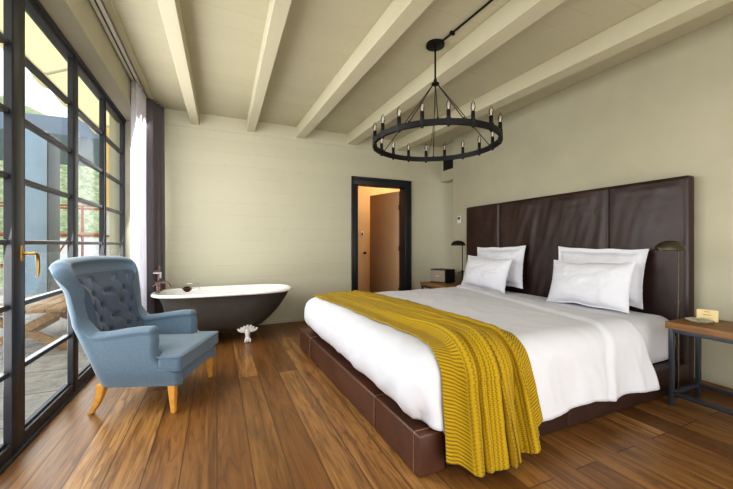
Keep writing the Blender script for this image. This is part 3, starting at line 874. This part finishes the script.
# T-shaped seat cushion
m = MB()
def cfn(q):
    front = smooth((q.x-.19)/.03)
    hw = lerp(.258, .345, front)
    y = q.y/.345*hw
    dome = .030*max(0, 1-(q.y/.33)**2)*max(0, 1-((q.x-.02)/.36)**2) if q.z > .33 else 0
    return Vector((q.x, y, q.z+dome+.003*nz(q.x*8, q.y*8)))
softbox(m, (-.26, -.345, .285), (.365, .345, .395), .028, 50, 50, 8, cfn)
cu = build('seat_cushion', m, M['blue'], AC, angle=80)
m = MB()
for z in (.386, .300):
    pts = [(-.2, -.262), (.18, -.262), (.205, -.335), (.22, -.345), (.345, -.345), (.362, -.33), (.364, 0), (.362, .33), (.345, .345), (.22, .345), (.205, .335), (.18, .262), (-.2, .262)]
    m.tube([(x, y, z) for x, y in pts], .0045, 8)
build('piping', m, M['blue'], cu)
# tufted inner back
buttons = []
for r_ in range(5):
    zz = .52+r_*.092; n_ = 4 if r_ % 2 == 0 else 3
    for c_ in range(n_): buttons.append((.5+(c_-(n_-1)/2)*.060, zz))
KS = 1.95      # metres per unit s along the inner back
def inner_back(s, z):
    p, n_ = shell(s, z); e = abs(s-.5)/.195
    off = .080+.044*smooth((z-.36)/.06)*smooth((1.03-z)/.26)*smooth((1.02-e)/.5)
    for bs, bz in buttons:
        d = math.hypot((s-bs)*KS, z-bz)
        if d < .08: off -= .022*math.exp(-(d/.020)**2)
    for bs, bz in buttons:
        for sx_ in (-1, 1):
            es, ez = bs+sx_*.030, bz+.092
            if abs(es-.5) < .11 and bz < .85:
                dx, dz = (es-bs)*KS, ez-bz; L2 = dx*dx+dz*dz
                tt = max(0, min(1, ((s-bs)*KS*dx+(z-bz)*dz)/L2)); dd = math.hypot((s-bs)*KS-tt*dx, z-bz-tt*dz)
                off -= .0028*math.exp(-(dd/.008)**2)
    return Vector((p.x+n_.x*off, p.y+n_.y*off, z))
m = MB()
m.grid(lambda u, v: inner_back(lerp(.305, .695, u), lerp(.36, lerp(1.02, .93, abs(2*u-1)**2.5), v)), 130, 110)
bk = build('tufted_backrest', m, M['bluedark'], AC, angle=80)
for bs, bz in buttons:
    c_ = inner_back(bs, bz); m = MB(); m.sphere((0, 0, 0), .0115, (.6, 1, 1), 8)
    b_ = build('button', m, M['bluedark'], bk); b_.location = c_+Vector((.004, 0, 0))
# arm pads
# legs
for sx_, sy_ in ((1, -1), (1, 1), (-1, -1), (-1, 1)):
    m = MB()
    if sx_ > 0:
        pts = [(.292, sy_*.305, .20), (.297, sy_*.308, .10), (.303, sy_*.312, 0)]; ws = [.05, .040, .028]
    else:
        pts = [(-.18, sy_*.285, .20), (-.19, sy_*.288, .13), (-.215, sy_*.292, .06), (-.252, sy_*.296, 0)]; ws = [.055, .045, .036, .03]
    R = []
    for p, w in zip(pts, ws):
        h = w/2; R.append([m.bm.verts.new((p[0]+a*h, p[1]+b*h, p[2])) for a, b in ((-1, -1), (1, -1), (1, 1), (-1, 1))])
    m.skin(R); bmesh.ops.bevel(m.bm, geom=m.bm.edges[:], offset=.004, segments=2, affect='EDGES')
    build('leg', m, M['legwood'], AC, angle=40)

# ------------------------------------------------------------------ bathtub
TX, TY = .105, 4.46
tub = thing('bathtub', 'freestanding roll top bathtub, dark grey outside and white inside, on ornate white feet', 'bathtub', (TX, TY, 0))
def tub_ring(m, z, xl, xr, w, n=64):
    ring = []
    for k in range(n):
        t = 2*PI*k/n; c_, s_ = math.cos(t), math.sin(t)
        e = .62; x = math.copysign(abs(c_)**e, c_); y = math.copysign(abs(s_)**.72, s_)
        X = (xl+xr)/2 + x*(xr-xl)/2
        ring.append(m.bm.verts.new((X, y*w, z)))
    return ring
m = MB()
prof = [(.588, -.745, .755, .375), (.55, -.70, .735, .360), (.47, -.665, .685, .345), (.36, -.645, .61, .33), (.26, -.62, .51, .30), (.18, -.58, .42, .255), (.14, -.52, .34, .20), (.125, -.40, .24, .12), (.122, -.1, .05, .03)]
R_ = [tub_ring(m, *p) for p in prof]; m.skin(R_, cap=False); m.bm.faces.new(R_[-1]); build('tub_body', m, M['tubskin'], tub, angle=70, label='dark grey painted outer skin')
m = MB()
prof = [(.596, -.735, .745, .365), (.57, -.70, .72, .345), (.48, -.64, .655, .32), (.36, -.615, .575, .30), (.26, -.59, .47, .27), (.20, -.54, .38, .22), (.175, -.44, .27, .14), (.172, -.1, .05, .03)]
R_ = [tub_ring(m, *p) for p in prof]; m.skin(R_, cap=False); m.bm.faces.new(R_[-1])
build('tub_basin', m, M['white'], tub, angle=70, label='white enamel basin')
m = MB(); rings = []
for k in range(12):
    a = 2*PI*k/12; off = .024*math.cos(a); rings.append(tub_ring(m, .590+.019*math.sin(a), -.755-off, .765+off, .378+off, 72))
m.skin(rings, closed=True); build('rolled_rim', m, M['white'], tub, angle=80)
def claw(sx_, sy_):
    m = MB()
    # palmette: fan of lobes against the tub
    for k in range(-3, 4):
        a = k*.42; L = .085-.006*abs(k)
        e = Vector((math.sin(a)*L*1.05, 0, math.cos(a)*L*.85))
        m.tube([(0, 0, 0), e*.5+Vector((0, -.012, 0)), e*.85+Vector((0, -.016, 0)), e+Vector((0, -.006, 0))], [.012, .017, .018, .009], 8)
        m.sphere(e*1.0+Vector((0, -.014, 0)), .014, n=8)
    for sg in (-1, 1):
        m.tube([(sg*.02, -.01, -.005), (sg*.06, -.014, .0), (sg*.085, -.014, .016), (sg*.094, -.012, .034), (sg*.078, -.012, .036)], [.014, .014, .012, .010, .006], 8)
    m.tube([(0, 0, .03), (0, -.012, -.01), (0, -.010, -.05), (0, -.018, -.085), (0, -.022, -.10)], [.026, .030, .022, .024, .030], 12)
    for k in (-1, 0, 1):
        m.tube([(k*.008, -.018, -.075), (k*.020, -.040, -.090), (k*.024, -.046, -.112), (k*.022, -.040, -.124)], [.012, .013, .010, .006], 8)
    m.sphere((0, -.020, -.100), .026, (1.1, 1, .92), 10)
    o = build('claw_foot', m, M['claw'], tub, angle=80, label='ornate white painted claw foot')
    o.scale = (1.15, 1.15, 1.0); o.location = (sx_, sy_*.225, .126); o.rotation_euler = (0, 0, 0 if sy_ < 0 else PI)
M['claw'] = simple('white_cast_iron', srgb(212, 210, 206), .4, 0, .08, 25, .2)
for x in (-.335, .225):
    for y in (-1, 1): claw(x, y)
# taps standing at the far left end
tp = thing('bath_mixer_tap', 'antique bronze telephone style bath tap standing at the left end of the bathtub', 'tap', (-.60, 4.56, .60))
m = MB()
for y in (-.075, .075):
    m.tube([(-.02, y, .0), (-.02, y, .10)], .014, 12); m.lathe([(0, 0), (.030, 0), (.028, .010), (.015, .016), (0, .016)], (-.02, y, .0), 16)
m.tube([(-.02, -.10, .105), (-.02, .10, .105)], .018, 12)
m.tube([(-.02, 0, .105), (.02, 0, .11), (.06, 0, .105), (.085, 0, .08), (.09, 0, .05)], [.016, .015, .014, .014, .016], 12)
build('tap_body', m, M['bronze'], tp)
for y in (-1, 1):
    m = MB(); m.tube([(-.02, y*.10, .105), (-.02, y*.135, .105)], .010, 10); m.sphere((-.02, y*.14, .105), .014, n=8)
    for a in range(4):
        t = a*PI/2+.5; e = Vector((-.02+.034*math.cos(t), y*.14, .105+.034*math.sin(t))); m.tube([(-.02, y*.14, .105), e], .0055, 8); m.sphere(e, .009, n=8)
    build('cross_handle', m, M['bronze'], tp)
m = MB(); m.tube([(-.02, 0, .12), (-.02, 0, .21)], .009, 10); m.tube([(-.02, -.04, .225), (-.02, -.015, .208), (-.02, .015, .208), (-.02, .04, .225)], .007, 8); build('cradle', m, M['bronze'], tp)
m = MB(); m.tube([(-.02, -.06, .245), (-.02, .02, .235)], .013, 12)
m.tube([(-.02, .02, .235), (-.02, .055, .245), (-.02, .075, .275), (-.02, .07, .30)], .010, 10)
m.lathe([(0, .0), (.038, 0), (.042, .01), (.030, .022), (.012, .03), (0, .03)], mat=Matrix.Translation((-.02, -.08, .225)))
hs = build('hand_shower', m, M['bronze'], tp)
m = MB(); m.lathe([(0, -.003), (.043, -.003), (.044, .008), (0, .008)], (-.02, -.08, .225), 18); build('porcelain_ring', m, M['white'], hs, label='white porcelain ring')
m = MB(); m.tube([(-.02, .115, .15), (-.02, .12, .215)], [.012, .017], 10); build('lever_handle', m, M['white'], tp, label='white porcelain lever handle')
hp = [(-.02, .07, .30), (-.03, .09, .27), (-.035, .11, .16), (-.03, .09, .08), (-.02, .04, .06)]
m = MB(); m.tube(hp, .006, 8); build('hose', m, M['bronze'], tp)
sd = thing('soap_dish', 'dark bronze soap dish with a curved wire handle inside the rim of the bathtub', 'soap dish', (-.345, 4.795, .575))
m = MB(); m.lathe([(0, -.02), (.03, -.02), (.045, 0), (.055, .03), (.050, .032), (.038, .0), (0, -.01)], n=20); m.lathe([(0, .02), (.03, .02), (.036, .035), (.03, .046), (0, .05)], n=16); build('cup', m, M['bronze_dark'] if 'bronze_dark' in M else simple('brown_bronze', srgb(78, 48, 40), .35, .5, .2, 40), sd)
m = MB(); m.tube([(.04, 0, .01), (.09, -.005, .0), (.13, -.01, .015), (.15, -.01, .05), (.135, -.01, .08), (.07, -.01, .085), (.0, -.005, .08)], .004, 8); build('wire_handle', m, M['chrome'], sd)

# ------------------------------------------------------------------ outside the glazed wall
def paving():
    t = NT('terrace_stone'); v = t.coord(scale=(1, 1, 1))
    b = t.add('ShaderNodeTexBrick'); b.inputs['Scale'].default_value = 1; b.inputs['Brick Width'].default_value = 1.2; b.inputs['Row Height'].default_value = .6
    b.inputs['Mortar Size'].default_value = .008; b.inputs['Color1'].default_value = srgb(186, 180, 172); b.inputs['Color2'].default_value = srgb(204, 198, 190); b.inputs['Mortar'].default_value = srgb(100, 95, 90)
    t.link(v, b.inputs['Vector']); n = t.noise(v, 7, 6, .75, .6)
    c = t.mix(t.math('MULTIPLY', t.ramp(n, [(.4, (0, 0, 0, 1)), (.62, (1, 1, 1, 1))]), .6), b.outputs['Color'], srgb(132, 124, 116))
    return t.set(c, .75, 0, t.bump(n, .4, .01))
struct(boxobj('floor_terrace', (-9, -3, -.16), (-1.1, 13, -.06), paving(), smooth=False))
M['bluewall'] = simple('blue_grey_render', srgb(146, 168, 186), .7, 0, .06, 4, .1)
M['yellow'] = simple('yellow_render', srgb(240, 205, 130), .8, 0, .05, 3, .1)
M['rust'] = simple('orange_scaffold', srgb(160, 84, 46), .6, .1, .12, 20, .05)
M['roof'] = simple('blue_grey_roof', srgb(120, 134, 150), .6, 0, .06, 6, .05)
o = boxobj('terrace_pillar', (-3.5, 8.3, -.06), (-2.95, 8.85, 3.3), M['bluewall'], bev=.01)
boxobj('side_shade_strip', (-2.95, 8.32, -.06), (-2.93, 8.84, 3.28), M['gun'], o, .004)  # dark strip added to paint shade on this side of the pillar
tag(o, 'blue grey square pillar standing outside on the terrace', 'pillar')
# awning
aw = thing('awning', 'yellow canvas awning stretched out above the windows outside', 'awning', (-1.15, 0, 3.3))
m = MB()
def fa(u, v): return Vector((lerp(0, -.72, v), lerp(-1, 7.3, u), lerp(.12, -.14, v)-.03*math.sin(PI*v)+.006*math.sin(u*60)))
m.grid(fa, 120, 12); build('canvas', m, M['awning'], aw, solid=.003, angle=80)
m = MB()
def fv(u, v): return Vector((-.725-.01*math.sin(u*90), lerp(-1, 7.3, u), -.14-v*(.13+.03*math.cos(u*85))))
m.grid(fv, 240, 4); build('valance', m, M['awning'], aw, solid=.003, angle=80)
m = MB(); m.tube([(-.715, -1, -.15), (-.715, 7.3, -.15)], .022, 10); build('front_bar', m, M['plastic'], aw)
for y in (1.5, 4.6, 6.6):
    m = MB(); m.tube([(.02, y, -.28), (-.36, y+.35, -.10), (-.71, y+.55, -.16)], .018, 8); build('arm', m, M['plastic'], aw)
bw = thing('yellow_building', 'yellow rendered house wing standing beyond the far windows', 'building', (-1.0, 7.4, 0))
m = MB(); m.box((-.90, 0, 1.72), (.3, 1.2, 4.2)); m.box((-.90, 0, -.06), (-.86, 1.2, 1.72)); build('wall', m, M['yellow'], bw, smooth=False)
boxobj('shutter', (-.86, .05, -.06), (.3, .12, 1.72), M['plastic'], bw, .004)
m = MB()
for z in (.3, .8, 1.3): m.box((-.86, .02, z-.02), (.3, .05, z+.02))
build('shutter_rails', m, M['rust'], bw, smooth=False)
# picnic table
pt = thing('picnic_table', 'weathered wooden picnic table with crossed legs outside on the terrace', 'table', (-1.98, 5.55, -.06), math.radians(3))
for k in range(5): boxobj('plank', (-.40+k*.155, -.75, .46), (-.255+k*.155, .75, .50), M['picnicwood'], pt, .004, angle=30)
for y in (-.62, .50):
    for a, b in (((-.46, y, 0), (.32, y, .46)), ((.40, y+.045, 0), (-.36, y+.045, .46))):
        m = MB(); m.bar(a, b, .085, .04, .004, (0, 1, 0)); build('leg', m, M['picnicwood'], pt, angle=30)
m = MB(); m.bar((-.02, -.56, .2), (-.02, .5, .2), .04, .08, .004); build('brace', m, M['picnicwood'], pt, angle=30)
bn = thing('picnic_bench', 'weathered wooden bench standing beside the picnic table on the terrace', 'bench', (-2.95, 5.6, -.06), math.radians(3))
for k in range(2): boxobj('plank', (-.15+k*.155, -.5, .22), (-.005+k*.155, .35, .26), M['picnicwood'], bn, .004, angle=30)
for y in (-.4, .25): boxobj('leg', (-.12, y, 0), (.12, y+.04, .22), M['picnicwood'], bn, .004, angle=30)
# scaffolding far off
sc_ = thing('scaffolding', 'orange scaffolding frames standing beyond the terrace', 'scaffolding', (-4.6, 11.5, 0))
m = MB()
for x in (-3.0, -2.2, -1.4, -.6, .2, 1.0, 1.7):
    for y in (0, .9): m.tube([(x, y, -1.5), (x, y, 2.3)], .035, 8)
build('uprights', m, M['rust'], sc_)
m = MB()
for z in (-.2, .6, 1.4, 2.2):
    for y in (0, .9): m.tube([(-3.2, y, z), (1.9, y, z)], .028, 6)
for x in (-3.0, -1.4, .2): m.tube([(x, 0, -.2), (x+.8, 0, 1.4)], .022, 6)
build('ledgers', m, M['rust'], sc_)
m = MB()
for z in (-.16, 1.44): m.box((-3.2, 0, z), (1.9, .9, z+.04))
build('boards', m, M['picnicwood'], sc_, smooth=False)
# neighbour house and hill
nb = thing('neighbour_house', 'grey blue flat roofed house behind the scaffolding', 'building', (-8.5, 17, 0))
m = MB(); m.box((-5, 0, -3), (4.6, 5, 5.6)); m.bm.faces.ensure_lookup_table()
m2 = MB(); m2.box((-5.4, -.6, 5.3), (5.2, 5.5, 6.0), .05); build('roof', m2, M['roof'], nb, angle=30)
m.bm.free(); m = MB(); m.box((1.5, .2, -3), (4.6, 5, 1.4)); build('wall', m, M['plastic'], nb, smooth=False)
m = MB()
for x in (-4.8, -1.6, 1.6, 4.4): m.box((x, 0, -3), (x+.25, .25, 5.3))
build('columns', m, M['roof'], nb, smooth=False)
def foliage():
    t = NT('hill_foliage'); v = t.coord(); n = t.noise(v, .35, 8, .75); f = t.noise(v, 1.6, 6, .8)
    c = t.ramp(f, [(.36, srgb(88, 100, 66)), (.5, srgb(148, 158, 120)), (.66, srgb(206, 208, 180))])
    c = t.mix(t.math('MULTIPLY', n, .5), c, srgb(150, 164, 120)); return t.set(c, .9, 0, t.bump(f, .8, .5))
m = MB()
def fh(u, v):
    x = lerp(-130, 40, u); y = lerp(35, 95, v)
    z = -6+ (28*math.exp(-((x+42)/38)**2)+10*math.exp(-((x+95)/30)**2)+6)*smooth(v*1.3) + 1.6*nz(x*.12, y*.12)+.9*nz(x*.5, y*.5, 3)
    return Vector((x, y, z))
m.grid(fh, 130, 50); struct(build('ground_hill', m, foliage()))
struct(boxobj('ground_far', (-140, 13, -3.2), (60, 60, -3.0), M['hillg'] if 'hillg' in M else foliage(), smooth=False))

# ------------------------------------------------------------------ light
w = bpy.data.worlds.new('World'); S.world = w; w.use_nodes = True
nt = w.node_tree; bg = nt.nodes['Background']
tc_ = nt.nodes.new('ShaderNodeTexCoord'); sp_ = nt.nodes.new('ShaderNodeSeparateXYZ'); rp = nt.nodes.new('ShaderNodeValToRGB')
nt.links.new(tc_.outputs['Generated'], sp_.inputs[0]); nt.links.new(sp_.outputs['Z'], rp.inputs[0]); nt.links.new(rp.outputs[0], bg.inputs[0])
rp.color_ramp.elements[0].position = 0; rp.color_ramp.elements[0].color = (.85, .85, .85, 1)
rp.color_ramp.elements[1].position = .6; rp.color_ramp.elements[1].color = (.82, .91, 1, 1)
bg.inputs[1].default_value = 1.9
def area(name, loc, target, sx_, sy_, power, col=(1, 1, 1), spread=180):
    l = bpy.data.lights.new(name, 'AREA'); l.shape = 'RECTANGLE'; l.size = sx_; l.size_y = sy_; l.energy = power; l.color = col; l.spread = math.radians(spread)
    o = bpy.data.objects.new(name, l); COL.objects.link(o); o.location = loc
    o.rotation_euler = (Vector(target)-Vector(loc)).to_track_quat('-Z', 'Y').to_euler(); return o
area('daylight_windows', (-.965, 3.35, 1.45), (1.4, 3.35, 1.0), 2.9, 2.3, 100, (1, .99, .98))
area('near_window_fill', (-.965, .6, 1.55), (2.2, 2.2, 1.3), 3.0, 2.3, 14, (1, .99, .97))  # unseen lamp added to imitate daylight from windows out of view
area('room_fill', (.2, -1.5, 1.9), (.9, 4.2, 1.6), 2.6, 2.2, 31, (1, .97, .93))
area('ceiling_bounce', (1.6, -.9, .5), (1.0, 3.4, 2.9), 2.6, 1.0, 34, (1, .93, .82))
l = bpy.data.lights.new('sun', 'SUN'); l.energy = 3.0; l.angle = math.radians(8); l.color = (1, .97, .9)
o = bpy.data.objects.new('sun', l); COL.objects.link(o); o.rotation_euler = Vector((-.55, -.25, -.8)).to_track_quat('-Z', 'Y').to_euler()
l = bpy.data.lights.new('side_room_lamp', 'POINT'); l.energy = 34; l.color = (1, .72, .42); l.shadow_soft_size = .15
o = bpy.data.objects.new('side_room_lamp', l); COL.objects.link(o); o.location = (3.25, 5.55, 2.45)

S.view_settings.view_transform = 'Standard'
try: S.view_settings.look = 'Medium High Contrast'
except Exception: S.view_settings.look = 'None'
S.view_settings.exposure = -.08
S.cycles.use_denoising = True
S.cycles.max_bounces = 8; S.cycles.diffuse_bounces = 5; S.cycles.glossy_bounces = 4
S.cycles.sample_clamp_indirect = 6
S.cycles.caustics_reflective = False; S.cycles.caustics_refractive = False
